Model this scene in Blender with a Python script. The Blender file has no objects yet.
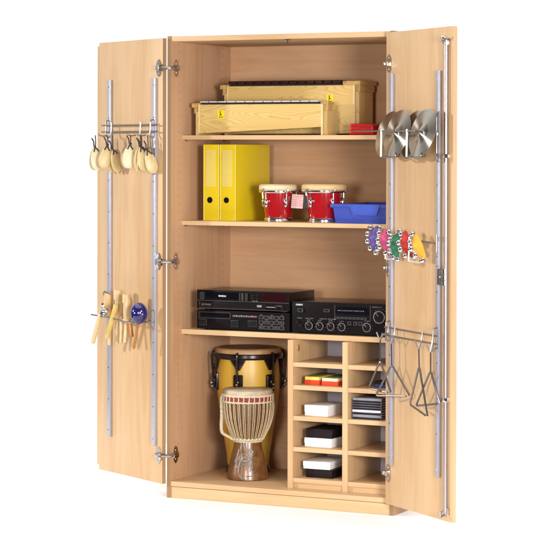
import bpy, bmesh, math, random
from mathutils import Vector, Matrix
random.seed(7)
PI = math.pi
SC = bpy.context.scene
COL = SC.collection
R = math.radians

# ------------------------------------------------------------------ materials
def lin(c):
    return tuple(((v / 255) / 12.92 if v / 255 <= 0.04045 else ((v / 255 + 0.055) / 1.055) ** 2.4) for v in c)

def new_mat(name):
    m = bpy.data.materials.new(name)
    m.use_nodes = True
    nt = m.node_tree
    b = nt.nodes['Principled BSDF']
    return m, nt, b

def node(nt, typ, **kw):
    n = nt.nodes.new(typ)
    for k, v in kw.items():
        if k in n.inputs.keys():
            n.inputs[k].default_value = v
        else:
            setattr(n, k, v)
    return n

def mapping(nt, scale, loc=(0, 0, 0)):
    tc = nt.nodes.new('ShaderNodeTexCoord')
    oi = nt.nodes.new('ShaderNodeObjectInfo')
    mp = nt.nodes.new('ShaderNodeMapping')
    mp.inputs['Scale'].default_value = scale
    add = nt.nodes.new('ShaderNodeVectorMath'); add.operation = 'MULTIPLY_ADD'
    cb = nt.nodes.new('ShaderNodeCombineXYZ')
    for i in range(3):
        nt.links.new(oi.outputs['Random'], cb.inputs[i])
    add.inputs[1].default_value = (13.1, 7.7, 9.3)
    nt.links.new(cb.outputs[0], add.inputs[0])
    nt.links.new(tc.outputs['Object'], add.inputs[2])
    nt.links.new(add.outputs[0], mp.inputs['Vector'])
    return mp.outputs['Vector']

def ramp(nt, fac, stops):
    r = nt.nodes.new('ShaderNodeValToRGB')
    e = r.color_ramp.elements
    while len(e) < len(stops):
        e.new(0.5)
    for el, (p, c) in zip(e, stops):
        el.position = p
        el.color = (*c, 1)
    nt.links.new(fac, r.inputs[0])
    return r.outputs[0]

def plain(name, rgb, rough=0.5, metal=0.0, var=0.08, scale=30, bump=0.0, spec=0.5, coat=0.0, trans=0.0):
    m, nt, b = new_mat(name)
    v = mapping(nt, (scale, scale, scale))
    n = node(nt, 'ShaderNodeTexNoise', Detail=4.0, Roughness=0.6)
    n.inputs['Scale'].default_value = 1.0
    nt.links.new(v, n.inputs['Vector'])
    lo = tuple(x * (1 - var) for x in rgb); hi = tuple(min(1, x * (1 + var)) for x in rgb)
    nt.links.new(ramp(nt, n.outputs['Fac'], [(0.3, lo), (0.7, hi)]), b.inputs['Base Color'])
    b.inputs['Roughness'].default_value = rough
    b.inputs['Metallic'].default_value = metal
    b.inputs['Specular IOR Level'].default_value = spec
    b.inputs['Coat Weight'].default_value = coat
    b.inputs['Coat Roughness'].default_value = 0.08
    if trans:
        b.inputs['Transmission Weight'].default_value = trans
    if bump:
        bp = node(nt, 'ShaderNodeBump', Strength=bump, Distance=0.002)
        nt.links.new(n.outputs['Fac'], bp.inputs['Height'])
        nt.links.new(bp.outputs[0], b.inputs['Normal'])
    return m

BEECH = (0.525, 0.338, 0.178)
def beech(name, axis, tint=1.0, hue=(1, 1, 1)):
    """beech laminate, grain along axis (0, 1 or 2)"""
    m, nt, b = new_mat(name)
    def sc(a, c):
        s = [c, c, c]; s[axis] = a
        return tuple(s)
    v1 = mapping(nt, sc(0.8, 8)); v2 = mapping(nt, sc(3.2, 75)); v3 = mapping(nt, sc(38, 420))
    n1 = node(nt, 'ShaderNodeTexNoise', Detail=3.0); n1.inputs['Scale'].default_value = 1; n1.inputs['Distortion'].default_value = .9
    n2 = node(nt, 'ShaderNodeTexNoise', Detail=3.0); n2.inputs['Scale'].default_value = 1
    n3 = node(nt, 'ShaderNodeTexNoise', Detail=1.0); n3.inputs['Scale'].default_value = 1
    for v, n in ((v1, n1), (v2, n2), (v3, n3)):
        nt.links.new(v, n.inputs['Vector'])
    a1 = node(nt, 'ShaderNodeMath', operation='MULTIPLY_ADD'); a1.inputs[1].default_value = 0.5
    nt.links.new(n2.outputs['Fac'], a1.inputs[0]); nt.links.new(n1.outputs['Fac'], a1.inputs[2])
    a2 = node(nt, 'ShaderNodeMath', operation='MULTIPLY_ADD'); a2.inputs[1].default_value = 0.16
    nt.links.new(n3.outputs['Fac'], a2.inputs[0]); nt.links.new(a1.outputs[0], a2.inputs[2])
    pp = node(nt, 'ShaderNodeMath', operation='PINGPONG'); pp.inputs[1].default_value = 0.06
    nt.links.new(n1.outputs['Fac'], pp.inputs[0])
    a3 = node(nt, 'ShaderNodeMath', operation='MULTIPLY_ADD'); a3.inputs[1].default_value = 1.5
    nt.links.new(pp.outputs[0], a3.inputs[0]); nt.links.new(a2.outputs[0], a3.inputs[2]); a2 = a3
    base = tuple(x * tint * h for x, h in zip(BEECH, hue))
    lo = (base[0] * 0.91, base[1] * 0.85, base[2] * 0.79); hi = (base[0] * 1.05, base[1] * 1.08, base[2] * 1.12)
    nt.links.new(ramp(nt, a2.outputs[0], [(0.62, lo), (1.0, hi)]), b.inputs['Base Color'])
    b.inputs['Roughness'].default_value = 0.42
    b.inputs['Specular IOR Level'].default_value = 0.35
    bp = node(nt, 'ShaderNodeBump', Strength=0.06, Distance=0.001)
    nt.links.new(a2.outputs[0], bp.inputs['Height']); nt.links.new(bp.outputs[0], b.inputs['Normal'])
    return m

def pine(name, axis=0, light=(0.62, 0.425, 0.155), dark=(0.50, 0.31, 0.09), k=12.0):
    """pine board with cathedral grain lines"""
    m, nt, b = new_mat(name)
    s = [13, 13, 13]; s[axis] = 3.0
    v = mapping(nt, tuple(s))
    n = node(nt, 'ShaderNodeTexNoise', Detail=1.5, Roughness=0.35); n.inputs['Scale'].default_value = 0.85
    nt.links.new(v, n.inputs['Vector'])
    mu = node(nt, 'ShaderNodeMath', operation='MULTIPLY'); mu.inputs[1].default_value = k * 2.4
    nt.links.new(n.outputs['Fac'], mu.inputs[0])
    fr = node(nt, 'ShaderNodeMath', operation='FRACT'); nt.links.new(mu.outputs[0], fr.inputs[0])
    mid = tuple((p + q) / 2 for p, q in zip(light, dark))
    c = ramp(nt, fr.outputs[0], [(0.0, light), (0.45, light), (0.8, mid), (0.93, dark), (1.0, light)])
    nt.links.new(c, b.inputs['Base Color'])
    b.inputs['Roughness'].default_value = 0.38
    return m

WOODV = beech('beech_vertical', 2)
WOODX = beech('beech_across', 0)
WOODY = beech('beech_deep', 1)
WALL = beech('beech_inner_wall', 2, 0.92, (1, 0.90, 0.94))  # same beech, pink of light bounced inside the cupboard put into its colour
def pin_holes(m):
    nt = m.node_tree; b = nt.nodes['Principled BSDF']
    src = b.inputs['Base Color'].links[0].from_socket
    tc = nt.nodes.new('ShaderNodeTexCoord'); sp_ = nt.nodes.new('ShaderNodeSeparateXYZ'); nt.links.new(tc.outputs['Object'], sp_.inputs[0])
    def mth(op, a, b_=0.0):
        n = nt.nodes.new('ShaderNodeMath'); n.operation = op
        for k, v in ((0, a), (1, b_)):
            if isinstance(v, (int, float)): n.inputs[k].default_value = v
            else: nt.links.new(v, n.inputs[k])
        return n.outputs[0]
    dz = mth('MULTIPLY', mth('SUBTRACT', mth('FRACT', mth('DIVIDE', sp_.outputs['Z'], .034)), .5), .034)
    dy = mth('MINIMUM', mth('ABSOLUTE', mth('SUBTRACT', sp_.outputs['Y'], .068)), mth('ABSOLUTE', mth('SUBTRACT', sp_.outputs['Y'], .47)))
    r_ = mth('ADD', mth('MULTIPLY', dz, dz), mth('MULTIPLY', dy, dy))
    hit = mth('LESS_THAN', r_, .0029 ** 2)
    mixn = nt.nodes.new('ShaderNodeMix'); mixn.data_type = 'RGBA'
    nt.links.new(hit, mixn.inputs[0]); nt.links.new(src, mixn.inputs[6]); mixn.inputs[7].default_value = (.24, .13, .07, 1)
    nt.links.new(mixn.outputs[2], b.inputs['Base Color'])
pin_holes(WALL)
BACKW = beech('beech_back', 0, 0.88, (1, 0.89, 0.92))  # same beech darkened and pinkened: dimmer, bounced interior light put into the colour
EDGE = beech('beech_edge', 0, 1.04)
EDGEV = beech('beech_edge_vertical', 2, 0.94)
EDGED = beech('dark_edge_band', 2, 0.56, (1, .92, .85))
ALU = plain('brushed_aluminium', (0.43, 0.42, 0.48), 0.40, 0.7, 0.05, 60)
CHROME = plain('chrome', (0.78, 0.76, 0.77), 0.12, 1.0, 0.02)
DARKMETAL = plain('dark_metal', (0.20, 0.17, 0.15), 0.3, 0.9, 0.1)
NICKEL = plain('nickel', (0.52, 0.46, 0.42), 0.25, 1.0, 0.06)
WIRE = plain('steel_wire', (0.28, 0.25, 0.235), 0.3, 0.9, 0.05)
WHITEWIRE = plain('white_wire', (0.60, 0.59, 0.59), 0.3, 0.4, 0.03)
BLACK = plain('black_plastic', (0.0045, 0.003, 0.003), 0.45, 0, 0.15, 80, spec=0.12)
BLACKTOP = plain('black_painted_steel', (0.008, 0.005, 0.005), 0.28, 0, 0.15, 80, spec=0.35)
BLACKGLOSS = plain('dark_display', (0.003, 0.0025, 0.005), 0.2, 0, 0.1, spec=.2)
REDDISPLAY = plain('red_display', (0.018, 0.003, 0.004), 0.15, 0, 0.1, spec=.2)
GREYBTN = plain('grey_button', (0.008, 0.007, 0.007), 0.4, 0, 0.1, spec=.2)
MARKS = plain('pale_print', (0.20, 0.185, 0.185), 0.5, 0, 0.03)
MARKDIM = plain('grey_print', (0.11, 0.095, 0.095), 0.5, 0, 0.03)
WHITEPRINT = plain('white_print', (0.85, 0.84, 0.84), 0.5, 0, 0.02)
TAGPRINT = plain('faded_red_print', (0.46, 0.16, 0.17), 0.5, 0, 0.02)
REDPRINT = plain('red_print', (0.22, 0.03, 0.03), 0.5, 0, 0.02)
PINE = pine('pine_board')
PINEV = pine('pine_end', 2, (0.58, 0.40, 0.16), (0.48, 0.29, 0.09), 5)
PINEEDGE = plain('pine_edge', (0.68, 0.52, 0.26), 0.45, 0, 0.08, 60)
PINEBLOCK = pine('pine_block', 1, (0.50, 0.31, 0.11), (0.40, 0.22, 0.07), 4)
ROSE = plain('rosewood', (0.030, 0.008, 0.005), 0.55, 0, 0.4, 40, spec=.15)
ALUBAR = plain('silver_bar', (0.70, 0.70, 0.72), 0.3, 0.3, 0.03)
FELT = plain('black_felt', (0.012, 0.009, 0.009), 0.9, 0, 0.2, 100)
YELLOW = plain('yellow_sticker', (0.72, 0.56, 0.006), 0.5, 0, 0.02)
INK = plain('black_ink', (0.006, 0.005, 0.005), 0.8, 0, 0.02, spec=0.1)
BINDER = plain('yellow_binder_board', (0.66, 0.475, 0.008), 0.36, 0, 0.05, 160, bump=0.03)
BINDEREDGE = plain('yellow_binder_fold', (0.64, 0.47, 0.02), 0.3, 0, 0.04, 160)
POCKET = plain('clear_label_pocket', (0.66, 0.51, 0.12), 0.28, 0, 0.03, 60)
PAPER = plain('paper_block', (0.75, 0.72, 0.66), 0.8, 0, 0.05, 200)
REDSHELL = plain('red_lacquer', (0.33, 0.004, 0.008), 0.12, 0, 0.06, 20, coat=0.8)
SKIN = plain('drum_skin', (0.60, 0.49, 0.29), 0.5, 0, 0.1, 25)
SKINT = plain('tan_drum_skin', (0.58, 0.39, 0.18), 0.5, 0, 0.1, 25)
PINKTAG = plain('pink_paper', (0.68, 0.42, 0.40), 0.6, 0, 0.04)
BLUE = plain('blue_plastic', (0.035, 0.06, 0.33), 0.35, 0, 0.05, 40)
BLUELABEL = plain('blue_label_holder', (0.05, 0.085, 0.40), 0.25, 0, 0.05, 40)
REDCLOTH = plain('red_case', (0.52, 0.009, 0.008), 0.35, 0, 0.12, 30, bump=0.5)
REDZIP = plain('dark_red_piping', (0.34, 0.008, 0.010), 0.5, 0, 0.1, 40)
CONGAW = pine('conga_staves', 2, (0.54, 0.315, 0.035), (0.46, 0.25, 0.025), 1.2)
CONGASKIN = plain('rawhide', (0.17, 0.085, 0.04), 0.42, 0, 0.35, 9)
SKINEDGE = plain('conga_skin_edge', (0.36, 0.21, 0.10), 0.45, 0, 0.2, 20)
BLACKHW = plain('black_hardware', (0.022, 0.014, 0.014), 0.22, 0.5, 0.1)
GOATSKIN = plain('goat_skin', (0.40, 0.32, 0.215), 0.55, 0, 0.3, 14)
ROPE = plain('white_rope', (0.54, 0.46, 0.32), 0.8, 0, 0.15, 120, bump=0.4)
STRING = plain('tan_string', (0.50, 0.37, 0.21), 0.75, 0, 0.2, 90)
REDBAND = plain('red_fabric_band', (0.22, 0.03, 0.025), 0.8, 0, 0.4, 60)
DJWOOD = pine('djembe_wood', 2, (0.10, 0.045, 0.018), (0.05, 0.02, 0.009), 4)
DJBASE = plain('djembe_varnished_base', (0.155, 0.064, 0.019), 0.32, 0, 0.5, 16, bump=0.5, coat=0.12)
CARVE = plain('carved_relief', (0.19, 0.145, 0.115), 0.35, 0.0, 0.35, 60)
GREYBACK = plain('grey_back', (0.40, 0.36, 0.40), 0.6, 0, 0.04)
CARDW = plain('white_cardboard', (0.80, 0.79, 0.79), 0.5, 0, 0.03, 60)
CARDB = plain('black_cardboard', (0.012, 0.007, 0.008), 0.4, 0, 0.2, 60, spec=.2)
CARDR = plain('red_cardboard', (0.62, 0.05, 0.018), 0.4, 0, 0.06, 60)
CARDY = plain('yellow_card', (0.80, 0.58, 0.10), 0.45, 0, 0.1, 90)
CARDG = plain('olive_card', (0.24, 0.22, 0.05), 0.4, 0, 0.35, 60)
CARDP = plain('pale_card', (0.76, 0.72, 0.46), 0.45, 0, 0.1, 90)
CLEAR = plain('jewel_case_grey', (0.26, 0.25, 0.28), 0.15, 0, 0.06)
CASEDK = plain('jewel_case_dark', (0.020, 0.016, 0.022), 0.12, 0, 0.2)
NAVY = plain('navy_box', (0.03, 0.045, 0.16), 0.3, 0, 0.15)
CASTW = plain('castanet_wood', (0.57, 0.43, 0.21), 0.4, 0, 0.12, 30)
CASTL = plain('pale_castanet_wood', (0.62, 0.53, 0.34), 0.4, 0, 0.08, 30)
CORD = plain('dark_cord', (0.035, 0.02, 0.015), 0.7, 0, 0.2)
TUBEW = plain('pale_turned_wood', (0.54, 0.36, 0.17), 0.4, 0, 0.14, 22)
STICKW = plain('beater_wood', (0.56, 0.41, 0.21), 0.45, 0, 0.1, 40)
YSTICK = plain('yellow_wood', (0.52, 0.36, 0.10), 0.4, 0, 0.12, 40)
ORANGEW = plain('orange_brown_wood', (0.36, 0.145, 0.03), 0.35, 0, 0.2, 40)
BLUEMARACA = plain('blue_lacquer', (0.013, 0.008, 0.095), 0.14, 0, 0.2, 30, coat=0.6)
FLOORW = plain('white_studio_floor', (0.86, 0.86, 0.86), 0.8, 0, 0.005, 2, spec=0.1)
STRAPS = {'purple': plain('purple_strap', (0.10, 0.06, 0.26), 0.6, 0, 0.12), 'pink': plain('pink_strap', (0.48, 0.045, 0.14), 0.6, 0, 0.12),
          'green': plain('green_strap', (0.012, 0.14, 0.06), 0.6, 0, 0.12), 'red': plain('red_strap', (0.46, 0.016, 0.01), 0.6, 0, 0.12),
          'orange': plain('orange_strap', (0.66, 0.30, 0.02), 0.6, 0, 0.12)}
def cymbal_mat():
    m, nt, b = new_mat('spun_brass')
    v = mapping(nt, (400, 400, 400))
    tc = nt.nodes.new('ShaderNodeTexCoord')
    ln = node(nt, 'ShaderNodeVectorMath', operation='LENGTH'); nt.links.new(tc.outputs['Object'], ln.inputs[0])
    mu = node(nt, 'ShaderNodeMath', operation='MULTIPLY'); mu.inputs[1].default_value = 260
    nt.links.new(ln.outputs['Value'], mu.inputs[0])
    n = node(nt, 'ShaderNodeTexNoise', noise_dimensions='1D', Detail=2.0); n.inputs['Scale'].default_value = 1.0
    nt.links.new(mu.outputs[0], n.inputs['W'])
    nt.links.new(ramp(nt, n.outputs['Fac'], [(0.3, (0.40, 0.365, 0.31)), (0.7, (0.46, 0.425, 0.365))]), b.inputs['Base Color'])
    b.inputs['Metallic'].default_value = 1.0
    b.inputs['Roughness'].default_value = 0.23
    b.inputs['Anisotropic'].default_value = 0.97
    b.inputs['Anisotropic Rotation'].default_value = 0.25
    tg = nt.nodes.new('ShaderNodeTangent'); tg.direction_type = 'RADIAL'; tg.axis = 'Z'
    nt.links.new(tg.outputs[0], b.inputs['Tangent'])
    return m
CYMB = cymbal_mat()
RODM = plain('satin_rod', (0.40, 0.355, 0.37), 0.30, 0.85, 0.03)
TRI = plain('dark_steel', (0.22, 0.19, 0.175), 0.28, 0.95, 0.06)

# ------------------------------------------------------------------ mesh helpers
def box(bm, lo, hi, bev=0.0, seg=2, M=None):
    t = bmesh.new()
    bmesh.ops.create_cube(t, size=1)
    for v in t.verts:
        v.co = Vector([(a + b) / 2 + c * (b - a) for a, b, c in zip(lo, hi, v.co)])
    if bev:
        bmesh.ops.bevel(t, geom=t.edges[:], offset=bev, segments=seg, profile=0.6, affect='EDGES')
    join(bm, t, M)

def join(bm, t, M=None):
    if M is not None:
        bmesh.ops.transform(t, matrix=M, verts=t.verts[:])
    me = bpy.data.meshes.new('tmp'); t.to_mesh(me); t.free()
    bm.from_mesh(me); bpy.data.meshes.remove(me)

def tube(bm, pts, r, n=8, closed=False, M=None):
    pts = [Vector(p) for p in pts]
    rr = r if isinstance(r, (list, tuple)) else [r] * len(pts)
    t = bmesh.new(); rings = []
    up = None
    for i, p in enumerate(pts):
        if closed:
            d = pts[(i + 1) % len(pts)] - pts[i - 1]
        else:
            d = pts[min(i + 1, len(pts) - 1)] - pts[max(i - 1, 0)]
        d.normalize()
        if up is None:
            up = Vector((0, 0, 1)) if abs(d.z) < 0.9 else Vector((1, 0, 0))
        a = d.cross(up)
        if a.length < 1e-5:
            a = d.cross(Vector((0.3, 1, 0.2)))
        a.normalize(); b = a.cross(d).normalized(); up = b
        rings.append([t.verts.new(p + (a * math.cos(2 * PI * k / n) + b * math.sin(2 * PI * k / n)) * rr[i]) for k in range(n)])
    m = len(rings)
    for i in range(m if closed else m - 1):
        A, B = rings[i], rings[(i + 1) % m]
        for k in range(n):
            t.faces.new((A[k], A[(k + 1) % n], B[(k + 1) % n], B[k]))
    if not closed:
        t.faces.new(rings[0][::-1]); t.faces.new(rings[-1])
    bmesh.ops.recalc_face_normals(t, faces=t.faces[:])
    join(bm, t, M)

def smooth_path(pts, k=6, closed=False):
    pts = [Vector(p) for p in pts]; out = []
    n = len(pts)
    for i in range(n if closed else n - 1):
        p0 = pts[(i - 1) % n] if (closed or i > 0) else pts[0]
        p1 = pts[i]; p2 = pts[(i + 1) % n]; p3 = pts[(i + 2) % n] if (closed or i + 2 < n) else pts[-1]
        for j in range(k):
            s = j / k
            out.append(0.5 * ((2 * p1) + (p2 - p0) * s + (2 * p0 - 5 * p1 + 4 * p2 - p3) * s * s + (3 * p1 - p0 - 3 * p2 + p3) * s ** 3))
    if not closed:
        out.append(pts[-1])
    return out

def lathe(bm, prof, n=40, M=None, cap=True):
    t = bmesh.new(); rings = []
    for r, z in prof:
        rings.append([t.verts.new((r * math.cos(2 * PI * k / n), r * math.sin(2 * PI * k / n), z)) for k in range(n)] if r > 1e-6 else [t.verts.new((0, 0, z))])
    for A, B in zip(rings, rings[1:]):
        for k in range(n):
            j = (k + 1) % n
            if len(A) == 1 and len(B) == 1:
                continue
            if len(A) == 1:
                t.faces.new((A[0], B[j], B[k]))
            elif len(B) == 1:
                t.faces.new((A[k], A[j], B[0]))
            else:
                t.faces.new((A[k], A[j], B[j], B[k]))
    if cap:
        if len(rings[0]) > 1: t.faces.new(rings[0][::-1])
        if len(rings[-1]) > 1: t.faces.new(rings[-1])
    bmesh.ops.recalc_face_normals(t, faces=t.faces[:])
    join(bm, t, M)

def ball(bm, c, r, n=16, sc=(1, 1, 1), M=None):
    t = bmesh.new(); bmesh.ops.create_uvsphere(t, u_segments=n, v_segments=max(8, n // 2), radius=r)
    for v in t.verts:
        v.co = Vector((v.co.x * sc[0] + c[0], v.co.y * sc[1] + c[1], v.co.z * sc[2] + c[2]))
    join(bm, t, M)

def prism(bm, outline, y0, y1, bev=0.0, M=None):
    """outline in x,z extruded along y"""
    t = bmesh.new()
    A = [t.verts.new((x, y0, z)) for x, z in outline]; B = [t.verts.new((x, y1, z)) for x, z in outline]
    t.faces.new(A); t.faces.new(B[::-1])
    for i in range(len(A)):
        j = (i + 1) % len(A)
        t.faces.new((A[j], A[i], B[i], B[j]))
    bmesh.ops.recalc_face_normals(t, faces=t.faces[:])
    if bev:
        bmesh.ops.bevel(t, geom=t.edges[:], offset=bev, segments=2, profile=0.6, affect='EDGES')
    join(bm, t, M)

def obj(name, bm, m, parent=None, loc=(0, 0, 0), rot=None, smooth=35):
    me = bpy.data.meshes.new(name); bm.to_mesh(me); bm.free()
    me.materials.append(m)
    if smooth:
        for p in me.polygons: p.use_smooth = True
        me.set_sharp_from_angle(angle=R(smooth))
    o = bpy.data.objects.new(name, me); COL.objects.link(o)
    o.parent = parent; o.location = loc
    if rot is not None: o.rotation_euler = rot
    return o

def nb(): return bmesh.new()

def tag(o, label, cat, group=None):
    o['label'] = label; o['category'] = cat
    if group: o['group'] = group
    return o

def thing(name, label, cat, loc=(0, 0, 0), rz=0.0, group=None, rot=None):
    o = bpy.data.objects.new(name, None); COL.objects.link(o)
    o.empty_display_size = 0.05
    o.location = loc; o.rotation_euler = rot if rot else (0, 0, rz)
    return tag(o, label, cat, group)

def bpart(name, lo, hi, m, parent, bev=0.0015, **k):
    bm = nb(); box(bm, lo, hi, bev); return obj(name, bm, m, parent, **k)

def dup(root, loc, label, rot=None):
    r = root.copy(); COL.objects.link(r); r.location = loc; r['label'] = label
    if rot is not None: r.rotation_euler = rot
    for ch in list(root.children):
        c = ch.copy(); COL.objects.link(c); c.parent = r
        for g in list(ch.children):
            d = g.copy(); COL.objects.link(d); d.parent = c
    return r

# ------------------------------------------------------------------ cupboard
W, H, DEP, T = 1.045, 1.953, 0.56, 0.019
BACK = 0.541
S1, S2, S3, FL = 1.534, 1.170, 0.708, 0.0693          # tops of the shelves and of the floor panel
cup = thing('cupboard', 'tall open beech cupboard with two wide open doors and three shelves', 'cupboard')
for x0, x1, nm in ((0, T, 'l'), (W - T, W, 'r')):
    sp = bpart('side_panel', (x0, 0, 0), (x1, DEP, H), WALL, cup)
    bpart('edge_strip', (x0 + .0008, -0.0008, .001), (x1 - .0008, 0.0012, H - .001), EDGED, sp, 0)
bpart('top_panel', (T + .0004, 0.001, H - .0235), (W - T - .0004, BACK - .001, H - .0015), WOODX, cup)
bpart('back_panel', (T + .0004, BACK, .03), (W - T - .0004, BACK + .008, H - .004), BACKW, cup, 0)
bpart('bottom_panel', (T + .0004, 0.0, .0485), (W - T - .0004, BACK - .001, FL), WOODX, cup)
bpart('plinth', (T + .0004, 0.003, 0), (W - T - .0004, .021, .0465), EDGE, cup)
for z, th in ((S1, .0185), (S2, .0185), (S3, .0215)):
    s = bpart('shelf', (T + .001, .0905, z - th), (W - T - .001, BACK - .004, z), WOODX, cup)
    bpart('edge_strip', (T + .0014, .0893, z - th + .0006), (W - T - .0014, .0913, z - .0006), EDGE, s, 0)
    for yy in (.12, .47):
        for xa, xb in ((T, T + .012), (W - T, W - T - .012)):
            bm = nb(); tube(bm, [(xa, yy, z - th - .004), (xb, yy, z - th - .004)], .0033, 8); obj('shelf_pin', bm, NICKEL, s)
bm = nb()
box(bm, (.548, .004, H - .0275), (.572, .03, H - .0236), .001)
box(bm, (.556, .006, H - .040), (.563, .016, H - .027), .001)
obj('catch', bm, CHROME, cup)

def butterfly(bm, axis):
    """butterfly plate in the x-z plane, thickness to +y (out of the door face)"""
    out = []
    for k in range(28):
        a = 2 * PI * k / 28
        rz = .037 * math.sin(a); rx = .0175 * math.cos(a) * (0.62 + .38 * abs(math.cos(a * 1.0)) + .25 * abs(math.sin(2 * a)))
        out.append((rx, rz))
    prism(bm, out, 0, axis * .003, 0)

HINGE_Z = (.178, .999, 1.818)
DW = 0.5216
def make_door(hx, hy, ang, s, z0, z1):
    """s: outward normal of the inner face along local y (+1 left door, -1 right door)"""
    ya, yb = (-.019, 0) if s > 0 else (0, .019)
    dr = bpart('door', (0, ya, z0), (DW, yb, z1), WOODV, cup, loc=(hx, hy, 0), rot=(0, 0, ang))
    bpart('edge_strip', (-.0008, ya + .0008, z0 + .001), (.0012, yb - .0008, z1 - .001), EDGED, dr, 0)
    bpart('edge_strip', (DW - .0012, ya + .0008, z0 + .001), (DW + .0008, yb - .0008, z1 - .001), EDGEV, dr, 0)
    for x0 in ((.0405, .4085) if s > 0 else (.042, .414)):
        bm = nb(); x1 = x0 + .0265
        a, b = (0, .012) if s > 0 else (-.012, 0)
        box(bm, (x0, a, .217), (x1, b, 1.777), .0008)
        rl = obj('rail', bm, ALU, dr)
        for k in range(12):
            bm = nb(); z = .245 + k * .1365
            q = Matrix.Translation((x0 + .012, s * .0122, z)) @ Matrix.Rotation(-s * PI / 2, 4, 'X')
            lathe(bm, [(.0036, 0), (.0034, .0004), (0, .0004)], 10, q)
            obj('screw', bm, CHROME if k in (0, 11) else DARKMETAL, rl)
    for hz in HINGE_Z:
        bm = nb()
        t = nb(); butterfly(t, s); join(bm, t, Matrix.Translation((.026, 0, hz)))
        box(bm, (.014, 0 if s > 0 else -.016, hz - .010), (.034, .016 if s > 0 else 0, hz + .010), .002)
        for dz in (-.022, .022):
            ball(bm, (.026, s * .003, hz + dz), .005, 10, (1, .5, 1))
        box(bm, (.002, .006 if s > 0 else -.020, hz - .008), (.018, .020 if s > 0 else -.006, hz + .008), .003)
        if s > 0:
            for dz in (-.010, .010):
                tube(bm, smooth_path([(.016, s * .012, hz + dz), (-.004, s * .020, hz + dz * .7), (-.022, s * .018, hz + dz)], 5), .0055, 8)
        h = obj('hinge', bm, NICKEL, dr)
    return dr

AR, AL = R(142.456), R(208.326)
angR = math.atan2(-math.sin(AR), -math.cos(AR)); angL = math.atan2(-math.sin(AL), math.cos(AL))
hR = (1.022, -0.0308); hL = (-0.0111, -0.0208)
dL = make_door(hL[0], hL[1], angL, 1, .0585, 1.944)
dL['label'] = 'left cupboard door with a castanet rack and a beater rack on it'
dR = make_door(hR[0], hR[1], angR, -1, .053, 1.944)
dR['label'] = 'right cupboard door with a locking rod'
bpart('overlap_strip', (.500, -.0335, .074), (.571, -.0195, 1.931), WOODV, dL)
# mounting plates of the left hinges on the side panel
for hz in HINGE_Z:
    bm = nb()
    Mx = Matrix.Translation((T, .040, hz)) @ Matrix.Rotation(-PI / 2, 4, 'Z')
    t = nb(); butterfly(t, 1); join(bm, t, Mx)
    box(bm, (T, .006, hz - .011), (T + .016, .046, hz + .011), .003)
    for dz in (-.019, .019): ball(bm, (T + .003, .040, hz + dz), .005, 10, (.5, 1, 1))
    tube(bm, smooth_path([(T + .010, .020, hz), (T - .004, -.012, hz), (-.024, -.020, hz + .002), (-.034, -.016, hz)], 5), .0085, 8)
    obj('hinge_plate', bm, NICKEL, cup)
# right door: rod lock
bm = nb()
tube(bm, [(.492, -.012, .088), (.492, -.012, 1.890)], .0082, 16)
rod = obj('locking_rod', bm, RODM, dR)
for z, sg in ((1.885, 1), (.094, -1)):
    bm = nb()
    box(bm, (.476, -.010, z - .013), (.506, 0, z + .013), .002)
    tube(bm, smooth_path([(.492, -.012, z), (.488, -.03, z + sg * .006), (.500, -.034, z + sg * .018), (.512, -.026, z + sg * .010)], 5), .0052, 8)
    tube(bm, [(.466, -.008, z - .004), (.480, -.010, z + .004)], .005, 8)
    obj('rod_end', bm, NICKEL, rod)
for z in (1.45, .52):
    bpart('rod_guide', (.481, -.0215, z - .008), (.503, 0, z + .008), CHROME, rod, .002)
bm = nb()
box(bm, (.432, -.016, .956), (.481, 0, 1.018), .002)
lk = obj('lock', bm, DARKMETAL, dR)
bm = nb()
bm.free()
for z in (.965, .987, 1.010):
    bm = nb(); tube(bm, [(.488, -.014, z - .0085), (.488, -.014, z + .0085)], .0115, 12); obj('lock_bolt', bm, CHROME, lk)
for c_, r_ in (((.456, -.0165, .987), .004), ((.472, -.0165, 1.008), .003), ((.472, -.0165, .966), .003)):
    bm = nb(); ball(bm, c_, r_, 10); obj('screw', bm, CHROME, lk)
bm = nb(); tube(bm, [(.503, .019, .962), (.503, .026, .962), (.503, .028, .962)], [.006, .006, .0045], 14)
obj('turn_knob', bm, DARKMETAL, dR)

# ------------------------------------------------------------------ pigeonhole unit
pig = thing('pigeonhole_unit', 'beech pigeonhole insert with two columns of open compartments at bottom right', 'pigeonholes', (.5408, .0581, FL))
PZ = (.5923, .498, .3695, .241, .1124)
def pz(z): return z - FL
PB = .34
for x0 in (0, .2491, .461):
    sp = bpart('side_panel', (x0, 0, 0), (x0 + .0245, PB, .6845 - FL), WOODV, pig)
    if x0 == 0:
        bm = nb(); lathe(bm, [(.009, 0), (.008, .003), (0, .0034)], 14, Matrix.Translation((.0245, .05, .648 - FL)) @ Matrix.Rotation(PI / 2, 4, 'Y'))
        for v in bm.verts: v.co.z = (v.co.z - (.648 - FL)) * 1.7 + .648 - FL
        obj('screw_cap', bm, ORANGEW, sp)
for x0, x1 in ((.0247, .2489), (.2738, .4608)):
    for z in PZ:
        bpart('shelf', (x0, .0015, pz(z) - .0185), (x1, PB - .001, pz(z)), WOODX, pig)
    bpart('plinth_strip', (x0, .012, 0), (x1, .03, pz(.1124) - .0190), WOODX, pig)
bpart('back_panel', (.0005, PB + .0005, .002), (.485, PB + .004, .6835 - FL), GREYBACK, pig, 0)

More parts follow.
